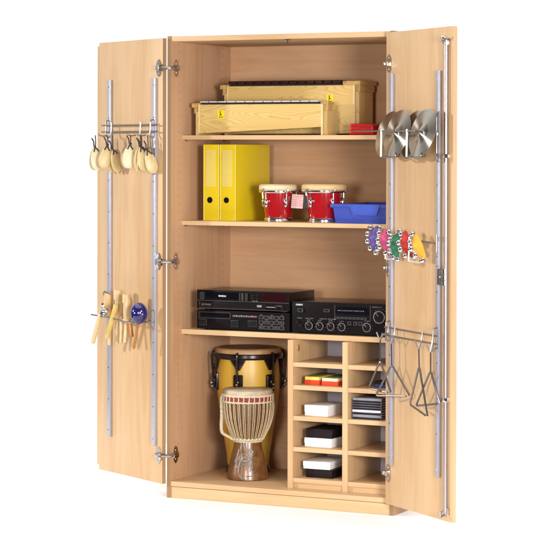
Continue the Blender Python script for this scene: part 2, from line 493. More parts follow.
# ------------------------------------------------------------------ boxes in the pigeonholes
def xy(o, x, y): return Matrix.Translation((x, y, 0))
def carton(label, x, y, z, sx, sy, sz, m, lidm=None, rz=0.0, group=None, lidh=None, cat='box'):
    t = thing('box', label, cat, (x, y, z), rz, group)
    lidh = lidh or sz * .62
    bpart('base', (.0012, .0012, 0), (sx - .0012, sy - .0012, sz - .0022), m, t, .0012)
    bpart('lid', (0, 0, sz - lidh), (sx, sy, sz), lidm or m, t, .0015)
    return t
def score_box(label, x, y, z, sx, sy, sz, top, strip):
    t = thing('card_box', label, 'box', (x, y, z), R(-2))
    bpart('tray', (0, 0, 0), (sx, sy, sz * .56), CARDR, t, .003)
    bpart('card_stack', (.002, .001, sz * .56), (sx - .002, sy - .002, sz * .92), strip, t, .001)
    bpart('cover', (.003, .004, sz * .92), (sx - .003, sy - .003, sz), top, t, .001)
score_box('red box of cards with a yellow strip, left of two', .5960 + .003, .098, PZ[1], .069, .16, .036, CARDG, CARDY)
score_box('red box of cards with a cream strip and speckled corner, right of two', .6790, .094, PZ[1], .074, .16, .034, CARDG, CARDP)
carton('single white box alone in its pigeonhole', .599, .098, PZ[2], .108, .15, .045, CARDW, rz=R(-1))
carton('white box lying under a black box', .599, .098, PZ[3], .124, .17, .037, CARDW, rz=R(1))
carton('black box lying on top of a white box', .603, .104, PZ[3] + .0375, .122, .16, .037, CARDB, rz=R(-1))
carton('black box lying under a white box', .601, .106, PZ[4], .124, .165, .036, CARDB, rz=R(-2))
carton('white box on top of a black box in the lowest pigeonhole', .593, .098, PZ[4] + .0365, .122, .165, .0315, CARDW, rz=R(2))
cds = [('dark', 'black spined'), ('light', 'grey spined'), ('dark', 'black spined'), ('white', 'white spined'), ('dark', 'black spined'), ('dark', 'black spined'),
       ('dark', 'black spined'), ('dark', 'black spined'), ('light', 'grey spined')]
cdlab = ['black spined disc case at the very bottom of the stack', 'grey spined disc case second from the bottom of the stack', 'black spined disc case just under the white spined one',
         'white spined disc case low in the stack', 'black spined disc case resting directly on the white spined one', 'black spined disc case second above the white spined one',
         'black spined disc case third above the white spined one', 'black spined disc case just under the top grey one', 'grey spined disc case on top of the stack']
for i, (k, _) in enumerate(cds):
    z = PZ[2] + i * .0098
    j = random.uniform(-.0025, .0025)
    t = thing('disc_case', cdlab[i], 'disc case', (.826 + j, .0815 - j, z), R(random.uniform(-.8, .8)), 'stack of disc cases in the right pigeonhole column')
    bpart('case', (0, .0, 0), (.128, .142, .0095), CLEAR, t, .0008)
    bpart('spine_card', (.001, -.0006, .0009), (.127, .0012, .0086), {'dark': CASEDK, 'light': CLEAR, 'white': WHITEPRINT}[k], t, 0)
    bpart('side_card', (.1268, .006, .0022), (.1286, .136, .0074), CASEDK, t, 0)
t = carton('navy blue box behind the hanging triangle', .905, .12, PZ[1], .10, .14, .026, NAVY, CASEDK)
bpart('paper_band', (.004, -.0008, .009), (.09, .002, .013), BLUELABEL, t, 0)

# ------------------------------------------------------------------ xylophones
def xylophone(label, loc, rz, L, bass, treb, h0, h1, cap, nbar, barm, felt, sticker, rdep, cdep):
    """front board along local x; bass end (wide) at x=0; z=0 is the shelf"""
    t = thing('xylophone', label, 'xylophone', loc, rz, 'box xylophones on the top shelf')
    zt = h0 + .008
    hz = zt - h1
    k = math.atan2((bass - treb) / 2, L)
    # front and back boards follow the taper
    for name, sgn in (('front_board', 1), ('rear_board', -1)):
        bm = nb()
        prism(bm, [(0, .008), (L, hz), (L, zt), (0, zt)], 0, .014 * sgn, .0012)
        M = Matrix.Identity(4) if sgn > 0 else Matrix.Translation((0, bass, 0)) @ Matrix.Rotation(-2 * k, 4, 'Z')
        bmesh.ops.transform(bm, matrix=M, verts=bm.verts[:])
        obj(name, bm, PINE, t)
    ck, sk = math.cos(k), math.sin(k)
    # end boards reach the shelf as feet
    Me = Matrix.Rotation(-k, 4, 'Z')
    bm = nb(); box(bm, (-.016, .004, 0), (-.0005, bass - .002, zt - .03), .001, 2, Me); obj('end_board', bm, PINEV, t)
    bm = nb(); box(bm, (-.0008, -.0008, .009), (.0045, .013, zt - .001), .0006); obj('end_grain', bm, PINEEDGE, t)
    yo = L * sk
    bm = nb(); box(bm, (L * ck + .0005, .012 + yo, 0), (L * ck + .016, rdep + yo, zt - .028), .001, 2, Me); obj('end_board', bm, PINEV, t)
    bm = nb(); box(bm, (L - .007, -.0012, 0 if cap < 0.05 else .004), (L + .0008, .016, zt + .0004), .0006); obj('end_grain', bm, PINEEDGE, t)
    # caps
    bm = nb(); box(bm, (-.040, .010, zt - .012), (.002, bass * .8, zt + .0065), .0015, 2, Me); box(bm, (-.030, .014, zt - .038), (-.008, bass * .75, zt - .012), .0015, 2, Me)
    obj('end_cap', bm, PINEBLOCK, t)
    bm = nb(); box(bm, (L * ck - cap, .004 + yo, zt + .0008), (L * ck + .024, cdep + yo, zt + (.018 if cap > .03 else .008)), .0015, 2, Me)
    box(bm, (L * ck + .0008, .010 + yo, zt - .028), (L * ck + .020, cdep - .012 + yo, zt + .001), .0015, 2, Me)
    obj('end_cap', bm, PINEBLOCK, t)
    # felt rail and bars
    bm = nb(); box(bm, (.012, .003, zt + .0002), (L - cap - .004, .030, zt + .0080), .0008); box(bm, (.02, bass * .5, zt + .0002), (L - .06, bass * .5 + .03, zt + .0080), .0008)
    obj('felt_rail', bm, FELT, t)
    p = (L - cap - .010) / nbar
    for i in range(nbar):
        x = .008 + i * p
        dep = bass * .92 - (bass - treb) * .8 * (i / nbar)
        bm = nb()
        box(bm, (x + .003, -.010, zt + .0084), (x + p - .003, dep, zt + felt + .001), .004 if felt > .015 else .002, 3)
        obj('bar', bm, barm, t)
    bm = nb(); x, z = sticker
    box(bm, (x, -.0008, z), (x + .031, .002, z + .036), 0)
    st = obj('sticker', bm, YELLOW, t)
    bm = nb()
    tube(bm, [(x + .012, -.001, z + .031), (x + .013, -.001, z + .016)], .0013, 6); tube(bm, [(x + .013, -.001, z + .024), (x + .019, -.001, z + .014)], .0012, 6)
    tube(bm, [(x + .013, -.001, z + .016), (x + .009, -.001, z + .012)], .0012, 6); ball(bm, (x + .013, -.001, z + .030), .0024, 8)
    for q in range(6): box(bm, (x + .006 + q * .0034, -.0012, z + .0055), (x + .0085 + q * .0034, .0005, z + .0085), 0)
    obj('emblem', bm, INK, st)
    return t
xylophone('front box xylophone with silver bars, the lower of two', (.085, .12, S1), R(3.2), .570, .20, .10, .123, .096, .012, 13, ALUBAR, .0125, (.090, .070), .100, .062)
xylophone('rear box xylophone with dark wooden bars, the larger of two', (.128, .30, S1), R(2.0), .596, .215, .15, .205, .205, .058, 13, ROSE, .021, (.468, .138), .150, .170)

# red case
t = thing('red_case', 'soft bright red case lying right of the xylophones', 'case', (.7535, .20, S1), R(2))
bm = nb(); box(bm, (0, 0, 0), (.11, .135, .046), .011, 4)
for v in bm.verts:
    v.co.z += .0018 * math.sin(v.co.x * 90) + .0012 * math.sin(v.co.y * 70 + 1)
    if v.co.z < .002: v.co.z = 0
obj('body', bm, REDCLOTH, t)
bm = nb()
for z in (.022, .036):
    tube(bm, smooth_path([(.004, -.0012, z), (.03, -.002, z + .0015), (.08, -.002, z - .001), (.108, -.001, z), (.1115, .04, z), (.1115, .12, z)], 5), .0018, 6)
obj('zip', bm, REDZIP, t)

# ------------------------------------------------------------------ binders
def binder(label, loc, rz):
    t = thing('binder', label, 'binder', loc, rz, 'yellow lever arch binders')
    w, d, h = .075, .295, .325
    bm = nb(); box(bm, (0, 0, 0), (w, .004, h), .0012); sp = obj('spine', bm, BINDER, t)
    for x0, x1 in ((0, .003), (w - .003, w)):
        bm = nb(); box(bm, (x0, .0045, 0), (x1, d, h), .001); obj('cover', bm, BINDER, t)
    bm = nb(); tube(bm, [(.0005, .001, .001), (.0005, .001, h - .001)], .0026, 8); tube(bm, [(w - .0005, .001, .001), (w - .0005, .001, h - .001)], .0026, 8)
    obj('fold', bm, BINDEREDGE, t)
    bm = nb(); box(bm, (.006, .03, .01), (w - .006, d - .02, h - .015), .001); obj('paper', bm, PAPER, t)
    bm = nb(); box(bm, (.010, -.0012, .145), (w - .016, .001, h - .022), .0004); obj('label_pocket', bm, POCKET, sp)
    Mx = Matrix.Translation((w * .42, -.0008, .088)) @ Matrix.Rotation(PI / 2, 4, 'X')
    bm = nb(); lathe(bm, [(.0125, 0), (.0125, .0012), (.0095, .0016), (.0095, .0002), (0, .0002)], 24, Mx); fh = obj('finger_hole', bm, INK, sp)
    bm = nb(); lathe(bm, [(.0132, -.0004), (.0135, .0010), (.0122, .0014), (.0122, -.0004)], 24, Mx, cap=False); obj('ring', bm, DARKMETAL, fh)
    return t
b = binder('left yellow binder with only its spine showing', (.0905, .158, S2), R(-3))
b2 = dup(b, (.1715, .155, S2), 'right yellow binder with its wide cover showing', (0, 0, R(-3)))

# ------------------------------------------------------------------ bongos
def bongo(label, x, y, rb, rt, rh, h, skin):
    t = thing('bongo_drum', label, 'bongo', (x, y, S2), R(20), 'red bongo drums')
    bm = nb(); lathe(bm, [(rb, .016), (rb + (rt - rb) * .4, .05), (rt, h - .035), (rt, h - .02)], 44); obj('shell', bm, REDSHELL, t)
    bm = nb(); lathe(bm, [(rb - .002, 0), (rb + .003, .001), (rb + .0045, .012), (rb + .002, .0175), (rb - .002, .0175)], 44); obj('base_ring', bm, CHROME, t)
    bm = nb(); lathe(bm, [(rh, h - .026), (rh + .004, h - .020), (rh + .003, h - .006), (rh - .004, h - .0005), (rh * .6, h + .001), (0, h + .0014)], 48); obj('head', bm, skin, t)
    bm = nb()
    lathe(bm, [(rh - .004, h - .036), (rh + .004, h - .036), (rh + .006, h - .031), (rh + .005, h - .026), (rh - .004, h - .026)], 48)
    obj('rim', bm, CHROME, t)
    for k in range(5):
        a = 2 * PI * k / 5 + .25
        M = Matrix.Rotation(a, 4, 'Z')
        bm = nb()
        ball(bm, (rt + .004, 0, h - .078), .011, 14, (.8, .75, 2.0), M)
        tube(bm, [(rt + .008, 0, h - .085), (rt + .010, 0, h - .032)], .0028, 8, M=M)
        tube(bm, smooth_path([(rt + .010, 0, h - .036), (rh + .012, 0, h - .026), (rh + .006, 0, h - .020)], 4), .0034, 8, M=M)
        obj('lug', bm, CHROME, t)
    return t
bongo('smaller red bongo with cream head, next to the binders', .424, .205, .056, .0665, .079, .158, SKIN)
bongo('larger red bongo with tan head, beside the blue tray', .637, .205, .063, .0745, .091, .161, SKINT)
bm = nb(); box(bm, (.548, .148, 1.222), (.5485 + .058, .166, 1.268), .004)
tt = thing('bongo_bridge', 'dark wooden block joining the two bongos', 'bridge', (0.472, .2, S2 + .055), 0)
bm.free(); bpart('block', (.014, -.016, 0), (.100, .016, .055), DARKMETAL, tt, .005)
tg = thing('tag', 'pink paper tag hanging between the bongos', 'tag', (.493, .176, S2 + .056), R(4))
bm = nb(); box(bm, (.004, 0, .003), (.056, .0012, .061), .0003); pt = obj('card', bm, PINKTAG, tg, rot=(R(-4), R(3), 0))
bm = nb()
for i in range(6):
    z = .052 - i * .008; x = .008
    while x < .050:
        w_ = random.uniform(.004, .011)
        box(bm, (x, -.0006, z), (min(x + w_, .053), .0004, z + .0032), 0); x += w_ + .0025
obj('print', bm, TAGPRINT, pt)
bm = nb(); tube(bm, smooth_path([(.03, .001, .06), (.02, .006, .075), (.05, .008, .078), (.075, .006, .07)], 5), .0012, 6); obj('tag_string', bm, CORD, tg)

# ------------------------------------------------------------------ blue tray
t = thing('tray', 'blue plastic storage tray with label slot on the middle shelf', 'tray', (.716, .108, S2), R(1.0))
def tray_mesh(w, d, h, tp):
    bm = nb()
    def ring(x0, x1, y0, y1, z): return [bm.verts.new(p) for p in ((x0, y0, z), (x1, y0, z), (x1, y1, z), (x0, y1, z))]
    A = ring(tp, w - tp, tp * .6, d - tp, 0); B = ring(0.006, w - .006, .005, d - .006, h - .016); C = ring(.0045, w - .0045, .0035, d - .0045, h - .016)
    C2 = ring(-.003, w + .003, -.004, d + .003, h - .015); D = ring(-.003, w + .003, -.004, d + .003, h); E = ring(.007, w - .007, .007, d - .007, h); F = ring(tp + .003, w - tp - .003, tp + .003, d - tp - .003, .003)
    bm.faces.new(A[::-1])
    for P, Q in ((A, B), (B, C2), (C2, D), (D, E), (E, F)):
        for i in range(4):
            j = (i + 1) % 4; bm.faces.new((P[i], P[j], Q[j], Q[i]))
    bm.faces.new(F)
    for v in C: bm.verts.remove(v)
    bmesh.ops.recalc_face_normals(bm, faces=bm.faces[:])
    bmesh.ops.bevel(bm, geom=bm.edges[:], offset=.0025, segments=2, profile=.6, affect='EDGES')
    return bm
obj('body', tray_mesh(.29, .38, .080, .014), BLUE, t)
bm = nb()
prism(bm, [(.085, .079), (.097, .036), (.205, .036), (.217, .079)], -.0005, .012, .002)
obj('label_holder', bm, BLUELABEL, t, loc=(0, -.006, 0))
bm = nb()
tube(bm, [(.085, -.007, .079), (.097, -.0075, .036), (.205, -.0075, .036), (.217, -.007, .079)], .002, 6)
obj('label_frame', bm, BLUE, t)

# ------------------------------------------------------------------ hi-fi
def glyphs(bm, x, z, n, w, h, y=-.0008):
    """tiny unreadable lettering: upright strokes and crossbars"""
    cw = w / n
    for i in range(n):
        x0 = x + i * cw; s = cw * .22
        box(bm, (x0, y, z), (x0 + s, .0005, z + h))
        if random.random() < .7: box(bm, (x0 + cw * .5, y, z), (x0 + cw * .5 + s, .0005, z + h))
        box(bm, (x0, y, z + random.choice((0, h * .4, h * .75))), (x0 + cw * .72, .0005, z + h * .22 + random.choice((0, h * .4, h * .75))))
def frame(bm, x0, z0, x1, z1, s=.0009, y=-.0008):
    box(bm, (x0, y, z0), (x1, .0003, z0 + s)); box(bm, (x0, y, z1 - s), (x1, .0003, z1)); box(bm, (x0, y, z0 + s), (x0 + s, .0003, z1 - s)); box(bm, (x1 - s, y, z0 + s), (x1, .0003, z1 - s))
def buttons(parent, spots, m=GREYBTN, d=.006):
    for x0, z0, x1, z1 in spots:
        bpart('button', (x0, -d, z0), (x1, .002, z1), m, parent, .0012)
def unit(name, label, cat, loc, w, d, h, rz=0.0, group=None):
    t = thing(name, label, cat, loc, rz, group)
    bpart('casing', (.003, .008, .008), (w - .003, d, h - .001), BLACKTOP, t, .002)
    f = bpart('front_panel', (0, 0, .006), (w, .0085, h), BLACK, t, .0016)
    for x in (.04, w - .04):
        for y in (.03, d - .04):
            bm = nb(); lathe(bm, [(.014, 0), (.015, .008), (0, .008)], 16, Matrix.Translation((x, y, 0))); obj('foot', bm, BLACK, t)
    return t, f
# lower deck (cassette deck look)
t, f = unit('cassette_deck', 'black cassette deck, the lower of the two stacked hi-fi units', 'hi-fi unit', (.090, .100, S3), .438, .25, .084)
bpart('tray_slot', (.012, -.0015, .054), (.155, .002, .072), BLACKGLOSS, f, .0008)
buttons(f, [(.012, .020, .046, .044), (.165, .018, .196, .044), (.245, .022, .285, .046)])
kb = []
for r_ in range(3):
    for c_ in range(5):
        kb.append((.300 + c_ * .024, .014 + r_ * .021, .300 + c_ * .024 + .017, .014 + r_ * .021 + .0125))
buttons(f, kb)
bm = nb()
frame(bm, .010, .050, .160, .076); frame(bm, .012, .019, .047, .045); frame(bm, .164, .017, .197, .045); frame(bm, .244, .021, .286, .047)
for x0, z0, x1, z1 in kb:
    frame(bm, x0 - .001, z0 - .001, x1 + .001, z1 + .001, .0011, -.0068)
obj('outline', bm, MARKDIM, f)
bm = nb()
for i in range(14): box(bm, (.172 + i * .008, -.0008, .060), (.1765 + i * .008, .0003, .066 + (i % 3) * .001))
for x0, z0, x1, z1 in kb[::2]: glyphs(bm, x0 + .003, z1 + .003, 3, .011, .003)
for x0, z0, x1, z1 in kb[::3]: glyphs(bm, x0 + .004, z0 + .004, 2, .008, .005, -.0069)
obj('print', bm, MARKS, f)
bm = nb()
for i in range(4): box(bm, (.255 + i * .009, -.0012, .060), (.2605 + i * .009, .0003, .067))
obj('red_light', bm, REDPRINT, f)
# upper deck
t, f = unit('disc_player', 'black disc player with slim tray, on top of the cassette deck', 'hi-fi unit', (.090, .100, S3 + .084), .438, .25, .085)
bpart('window', (.044, -.0012, .046), (.205, .002, .078), BLACKGLOSS, f, .0008)
bpart('display', (.310, -.0012, .044), (.425, .002, .078), REDDISPLAY, f, .0008)
bpart('disc_tray', (.010, -.003, .008), (.330, .002, .036), BLACKTOP, f, .001)
buttons(f, [(.008, .046, .018, .076), (.022, .046, .030, .076), (.034, .048, .042, .076), (.207, .044, .216, .078), (.222, .044, .228, .078), (.234, .044, .240, .078)] +
        [(.262 + i * .02, .052 + j * .012, .276 + i * .02, .060 + j * .012) for i in range(2) for j in range(2)] + [(.375, .014, .386, .024), (.400, .014, .412, .024)])
bm = nb()
for x0 in (.021, .0335, .206, .2215, .2335): box(bm, (x0, -.0068, .045), (x0 + .0011, -.003, .077))
for x0 in (.028, .218, .241): box(bm, (x0, -.0068, .045), (x0 + .0011, -.003, .077))
box(bm, (.012, -.0035, .0075), (.43, .0005, .0085)); box(bm, (.014, -.0036, .036), (.0152, .0005, .024))
box(bm, (.004, -.0008, .040), (.434, .0004, .0412))
obj('outline', bm, MARKDIM, f)
bm = nb(); glyphs(bm, .105, .058, 6, .038, .007, -.0020); obj('lettering', bm, WHITEPRINT, f)
bm = nb(); glyphs(bm, .026, .021, 7, .045, .0065, -.0038); box(bm, (.288, -.0038, .020), (.310, .0005, .029)); box(bm, (.318, -.0008, .020), (.372, .0004, .0235))
glyphs(bm, .262, .043, 5, .03, .004)
glyphs(bm, .376, .026, 3, .03, .004); obj('print', bm, MARKS, f)
# amplifier
t, f = unit('amplifier', 'wide black amplifier with a row of round knobs right of the decks', 'hi-fi unit', (.540, .100, S3), .430, .275, .134)
bpart('display', (.200, -.0012, .084), (.352, .002, .118), BLACKGLOSS, f, .0008)
def knob(x, z, r, d=.012):
    bm = nb(); Mx = Matrix.Translation((x, 0, z)) @ Matrix.Rotation(PI / 2, 4, 'X')
    lathe(bm, [(r, 0), (r, d - .002), (r - .002, d), (0, d)], 28, Mx)
    k = obj('knob', bm, BLACKTOP, f)
    bm = nb(); lathe(bm, [(r * .98, d - .0016), (r * 1.01, d - .0008), (r * .9, d + .0003), (r * .84, d + .0002)], 28, Mx, cap=False); obj('rim', bm, MARKDIM, k)
    bm = nb(); box(bm, (x - .0008, -d - .0006, z + r * .15), (x + .0008, -d + .001, z + r * .85), 0, M=Matrix.Translation((x, 0, z)) @ Matrix.Rotation(R(-40), 4, 'Y') @ Matrix.Translation((-x, 0, -z))); obj('pointer', bm, MARKS, k)
for x in (.083, .132, .182, .232): knob(x, .036, .0175)
knob(.345, .038, .019); knob(.402, .082, .026, .016)
buttons(f, [(.020, .044, .032, .054), (.036, .030, .048, .040), (.030, .092, .050, .104), (.150, .096, .172, .106), (.258, .046, .272, .058), (.284, .046, .296, .058), (.308, .046, .318, .058)] +
        [(.200 + i * .018, .070, .212 + i * .018, .076) for i in range(8)], GREYBTN)
bm = nb()
box(bm, (.196, -.0008, .062), (.197, .0004, .126)); box(bm, (.356, -.0008, .062), (.357, .0004, .126))
for i in range(8): frame(bm, .199 + i * .018, .069, .213 + i * .018, .077, .0008, -.0066)
frame(bm, .029, .091, .051, .105, .0009, -.0066); frame(bm, .149, .095, .173, .107, .0009, -.0066)
for x0 in (.257, .283, .307): frame(bm, x0, .045, x0 + .015, .059, .0009, -.0066)
obj('outline', bm, MARKDIM, f)
bm = nb()
for x, n in ((.024, 4), (.062, 6), (.128, 5), (.165, 6)): glyphs(bm, x, .064, n, n * .0065, .0035)
for x in (.07, .12, .17, .22): glyphs(bm, x, .057, 3, .018, .003)
for k in range(15):
    a = R(-140 + k * 20)
    xx, zz = .402 + .032 * math.sin(a), .082 + .032 * math.cos(a)
    ball(bm, (xx, 0, zz), .0016, 6)
for c in (.083, .132, .182, .232, .345):
    for k in range(9):
        a = R(-140 + k * 35); ball(bm, (c + .0225 * math.sin(a), 0, .037 + .0225 * math.cos(a)), .0011, 6)
glyphs(bm, .365, .120, 9, .045, .0035); glyphs(bm, .21, .101, 14, .12, .004, -.0018)
glyphs(bm, .33, .062, 5, .028, .003)
obj('print', bm, MARKS, f)
bm = nb(); glyphs(bm, .018, .118, 6, .032, .0065); obj('lettering', bm, WHITEPRINT, f)

# ------------------------------------------------------------------ conga
cx, cy = .187, .392
t = thing('conga_drum', 'tall yellow conga drum with dark hardware standing behind the rope drum', 'conga', (cx, cy, FL))
z0 = FL
prof = [(.088, .018), (.094, .08), (.110, .18), (.126, .28), (.136, .36), (.1375, .42), (.134, .47), (.129, .505)]
bm = nb(); lathe(bm, prof, 56); obj('shell', bm, CONGAW, t)
bm = nb(); lathe(bm, [(.088, 0), (.096, .002), (.0965, .03), (.092, .034), (.088, .034)], 48); obj('rubber_foot', bm, BLACKHW, t)
bm = nb()
lathe(bm, [(.128, .498), (.149, .500), (.153, .508), (.151, .520), (.146, .524), (.128, .524)], 56)
obj('rim', bm, BLACKHW, t)
bm = nb(); lathe(bm, [(.130, .5448), (.06, .5462), (0, .5464)], 56, cap=False); hd = obj('head', bm, CONGASKIN, t)
bm = nb(); lathe(bm, [(.143, .515), (.1425, .532), (.138, .541), (.1295, .5452)], 56, cap=False); obj('skin_edge', bm, SKINEDGE, hd)
for k in range(6):
    M = Matrix.Rotation(R(-81 + k * 60), 4, 'Z')
    bm = nb()
    box(bm, (.132, -.021, .362), (.148, .021, .436), .007, 3, M)
    ball(bm, (.152, 0, .402), .013, 12, (.8, 1, 1.5), M)
    tube(bm, smooth_path([(.152, 0, .39), (.157, 0, .44), (.161, 0, .49), (.160, 0, .523), (.151, 0, .528)], 5), .0048, 8, M=M)
    tube(bm, [(.152, 0, .372), (.152, 0, .392)], .0075, 8, M=M)
    prism(bm, [(-.034, .500), (.034, .500), (.008, .455), (-.008, .455)], -.004, .004, .001, M @ Matrix.Translation((.142, 0, 0)) @ Matrix.Rotation(PI / 2, 4, 'Z'))
    lg = obj('lug', bm, BLACKHW, t)
    bm = nb(); ball(bm, (.163, 0, .394), .0055, 10, M=M); ball(bm, (.160, 0, .378), .004, 10, M=M); obj('lug_bolt', bm, CHROME, lg)
# side handle on the left of the conga
bm = nb(); M = Matrix.Rotation(R(186), 4, 'Z')
tube(bm, smooth_path([(.137, 0, .47), (.165, 0, .455), (.172, 0, .42), (.166, 0, .385), (.14, 0, .372)], 6), .007, 10, M=M); obj('handle', bm, BLACKHW, t)

# ------------------------------------------------------------------ djembe
dx, dy = .272, .222
t = thing('djembe_drum', 'carved rope tuned djembe drum standing in front of the yellow conga', 'djembe', (dx, dy, FL))
bm = nb()
bowl = [(.064, .162), (.078, .185), (.095, .22), (.108, .26), (.115, .30), (.117, .33), (.1155, .36)]
lathe(bm, bowl, 56); obj('bowl', bm, DJWOOD, t)
base = [(.096, 0), (.100, .004), (.099, .012), (.090, .055), (.078, .10), (.068, .135), (.064, .162)]
bm = nb(); lathe(bm, base, 56); bs = obj('base', bm, DJBASE, t)
def rbase(z):
    for (r0, a), (r1, b_) in zip(base, base[1:]):
        if a <= z <= b_: return r0 + (r1 - r0) * (z - a) / (b_ - a)
    return .064
va = math.atan2(-8.0 - dy, 4.5 - dx)          # bearing from which the carving is seen
def onbase(u, z, e=-.0012):
    r = rbase(z) + e; a = va + u / r
    return (r * math.cos(a), r * math.sin(a), z)
bm = nb()
sp = [onbase(-.014 + (.004 + .0014 * k) * math.cos(k * .55), .092 + (.003 + .0011 * k) * math.sin(k * .55)) for k in range(22)]
tube(bm, sp, .0042, 8)
for pts in ([(-.030, .155), (-.034, .13), (-.028, .10), (-.040, .07), (-.046, .035), (-.030, .010)], [(-.020, .155), (-.016, .135), (-.006, .125), (.012, .128), (.026, .118)],
            [(-.055, .095), (-.040, .085), (-.020, .082), (.004, .084), (.018, .10), (.022, .118)], [(-.058, .055), (-.046, .06), (-.030, .062), (-.026, .035), (-.034, .02), (-.022, .008)],
            [(.000, .075), (.012, .06), (.008, .04)], [(-.066, .075), (-.052, .105), (-.044, .13)]):
    tube(bm, smooth_path([onbase(u, z) for u, z in pts], 6), .0048, 8)
obj('carving', bm, CARVE, bs)
bm = nb()
for (u0, z0_), (u1, z1_) in [((.03, .03), (.05, .05)), ((.04, .07), (.025, .085)), ((.055, .03), (.065, .08)), ((-.01, .02), (.02, .022)), ((.03, .10), (.045, .12)), ((.02, .045), (.035, .062)), ((.05, .09), (.04, .105))]:
    tube(bm, smooth_path([onbase(u0, z0_, .0003), onbase((u0 + u1) / 2 + .003, (z0_ + z1_) / 2, .0003), onbase(u1, z1_, .0003)], 5), .0016, 6)
obj('groove', bm, DJWOOD, bs)
bm = nb(); lathe(bm, [(.1175, .352), (.119, .366), (.1175, .376), (.112, .380), (.05, .3815), (0, .3815)], 56); obj('head', bm, GOATSKIN, t)
bm = nb(); lathe(bm, [(.1172, .330), (.1190, .332), (.1198, .352), (.1172, .354)], 56, cap=False); obj('fabric_band', bm, REDBAND, t)
N = 30
def ringpts(r, z, n, wob=0.0, ph=0.0):
    return [((r + wob * math.cos(k * PI)) * math.cos(2 * PI * k / n + ph), (r + wob * math.cos(k * PI)) * math.sin(2 * PI * k / n + ph), z + wob * math.sin(k * PI / 2 + .7) * 1.2) for k in range(n)]
bm = nb()
tube(bm, ringpts(.1205, .3555, 120, .0012), .0042, 7, True); tube(bm, ringpts(.1205, .3285, 120, .0012, .02), .0032, 7, True)
for k in range(N):
    a = 2 * PI * k / N
    tube(bm, smooth_path([(.121 * math.cos(a + s_), .121 * math.sin(a + s_), z) for s_, z in ((-.05, .329), (0, .338), (.0, .350), (.05, .357))], 4), .0027, 6)
obj('top_ring', bm, ROPE, t)
bm = nb()
tube(bm, ringpts(.071, .168, 90, .0012), .0045, 7, True); tube(bm, ringpts(.067, .160, 90, .001), .0035, 7, True)
for k in range(24):
    a = 2 * PI * k / 24
    ball(bm, (.0745 * math.cos(a), .0745 * math.sin(a), .171), .006, 8)
obj('lower_ring', bm, ROPE, t)
bm = nb()
for k in range(N):
    for off in (-.028, .028):
        a = 2 * PI * k / N + off
        a2 = 2 * PI * k / N + off * 1.6
        pts = [((r + .0022) * math.cos(a2 + (a - a2) * i / 6), (r + .0022) * math.sin(a2 + (a - a2) * i / 6), z) for i, (r, z) in enumerate([(.0715, .170), (.080, .186), (.0965, .221), (.1092, .26), (.1158, .30), (.1172, .328)])]
        tube(bm, smooth_path(pts, 3), .0019, 6)
obj('lacing', bm, STRING, t)
t.scale = (.90, .90, 1.012)
# braided carrying rope hanging at the left
lr = va - PI / 2
def side(r, z, b_=0.0): return (r * math.cos(lr + b_), r * math.sin(lr + b_), z)
path = smooth_path([side(.119, .350), side(.124, .335), side(.124, .27), side(.126, .22), side(.122, .195), side(.110, .186, .10), side(.092, .178, .2), side(.074, .168, .35)], 10)
bm = nb()
for ph in range(3):
    pp = [Vector(p) + Vector((.0045 * math.cos(i * .8 + ph * 2 * PI / 3), .0045 * math.sin(i * .8 + ph * 2 * PI / 3), .001 * math.sin(i * 1.6))) for i, p in enumerate(path)]
    tube(bm, pp, .0044, 7)
obj('carrying_rope', bm, ROPE, t)
path = smooth_path([side(.119, .350, PI - .05), side(.121, .30, PI - .05), side(.116, .26, PI - .1), side(.102, .22, PI - .1), side(.088, .195, PI - .2), side(.074, .168, PI - .3)], 10)
bm = nb()
for ph in range(3):
    pp = [Vector(p) + Vector((.003 * math.cos(i * .8 + ph * 2 * PI / 3), .003 * math.sin(i * .8 + ph * 2 * PI / 3), 0)) for i, p in enumerate(path)]
    tube(bm, pp, .0028, 6)
obj('knotted_rope', bm, ROPE, t)

# ------------------------------------------------------------------ on the doors
uL = Vector((math.cos(angL), math.sin(angL), 0)); nL = Vector((-uL.y, uL.x, 0))
uR = Vector((math.cos(angR), math.sin(angR), 0)); nR = Vector((uR.y, -uR.x, 0))
def PL(d, o, z): return Vector((hL[0], hL[1], 0)) + uL * d + nL * o + Vector((0, 0, z))
def PR(d, o, z): return Vector((hR[0], hR[1], 0)) + uR * d + nR * o + Vector((0, 0, z))
def rel(P, base, pts):
    """door coordinates (d, o, z) to coordinates of a thing standing unrotated at base"""
    b_ = P(*base)
    return [P(*p) - b_ for p in pts]

# --- castanet rack, left door
bs_ = (.23, .012, 1.56)
rk = thing('wire_rack', 'wire rack with two bars holding the castanets on the left door', 'rack', PL(*bs_))
bm = nb()
for z in (1.578, 1.5495):
    tube(bm, rel(PL, bs_, [(.452, .028, z), (.002, .028, z)]), .0034, 8)
for d in (.42, .054):
    tube(bm, rel(PL, bs_, [(d, .012, 1.600), (d, .026, 1.598), (d, .028, 1.53), (d, .012, 1.525)]), .0034, 8)
obj('bar', bm, WIRE, rk)
for d in (.365, .125, .045):
    bm = nb()
    tube(bm, smooth_path(rel(PL, bs_, [(d, .032, 1.590), (d, .034, 1.55), (d, .04, 1.537), (d, .055, 1.534)]), 5), .0034, 8)
    pr_ = obj('prong', bm, WHITEWIRE, rk)
    bm = nb(); tube(bm, rel(PL, bs_, [(d, .055, 1.534), (d, .075, 1.531), (d, .094, 1.534), (d, .098, 1.542)]), .0024, 8); obj('prong_tip', bm, WIRE, pr_)
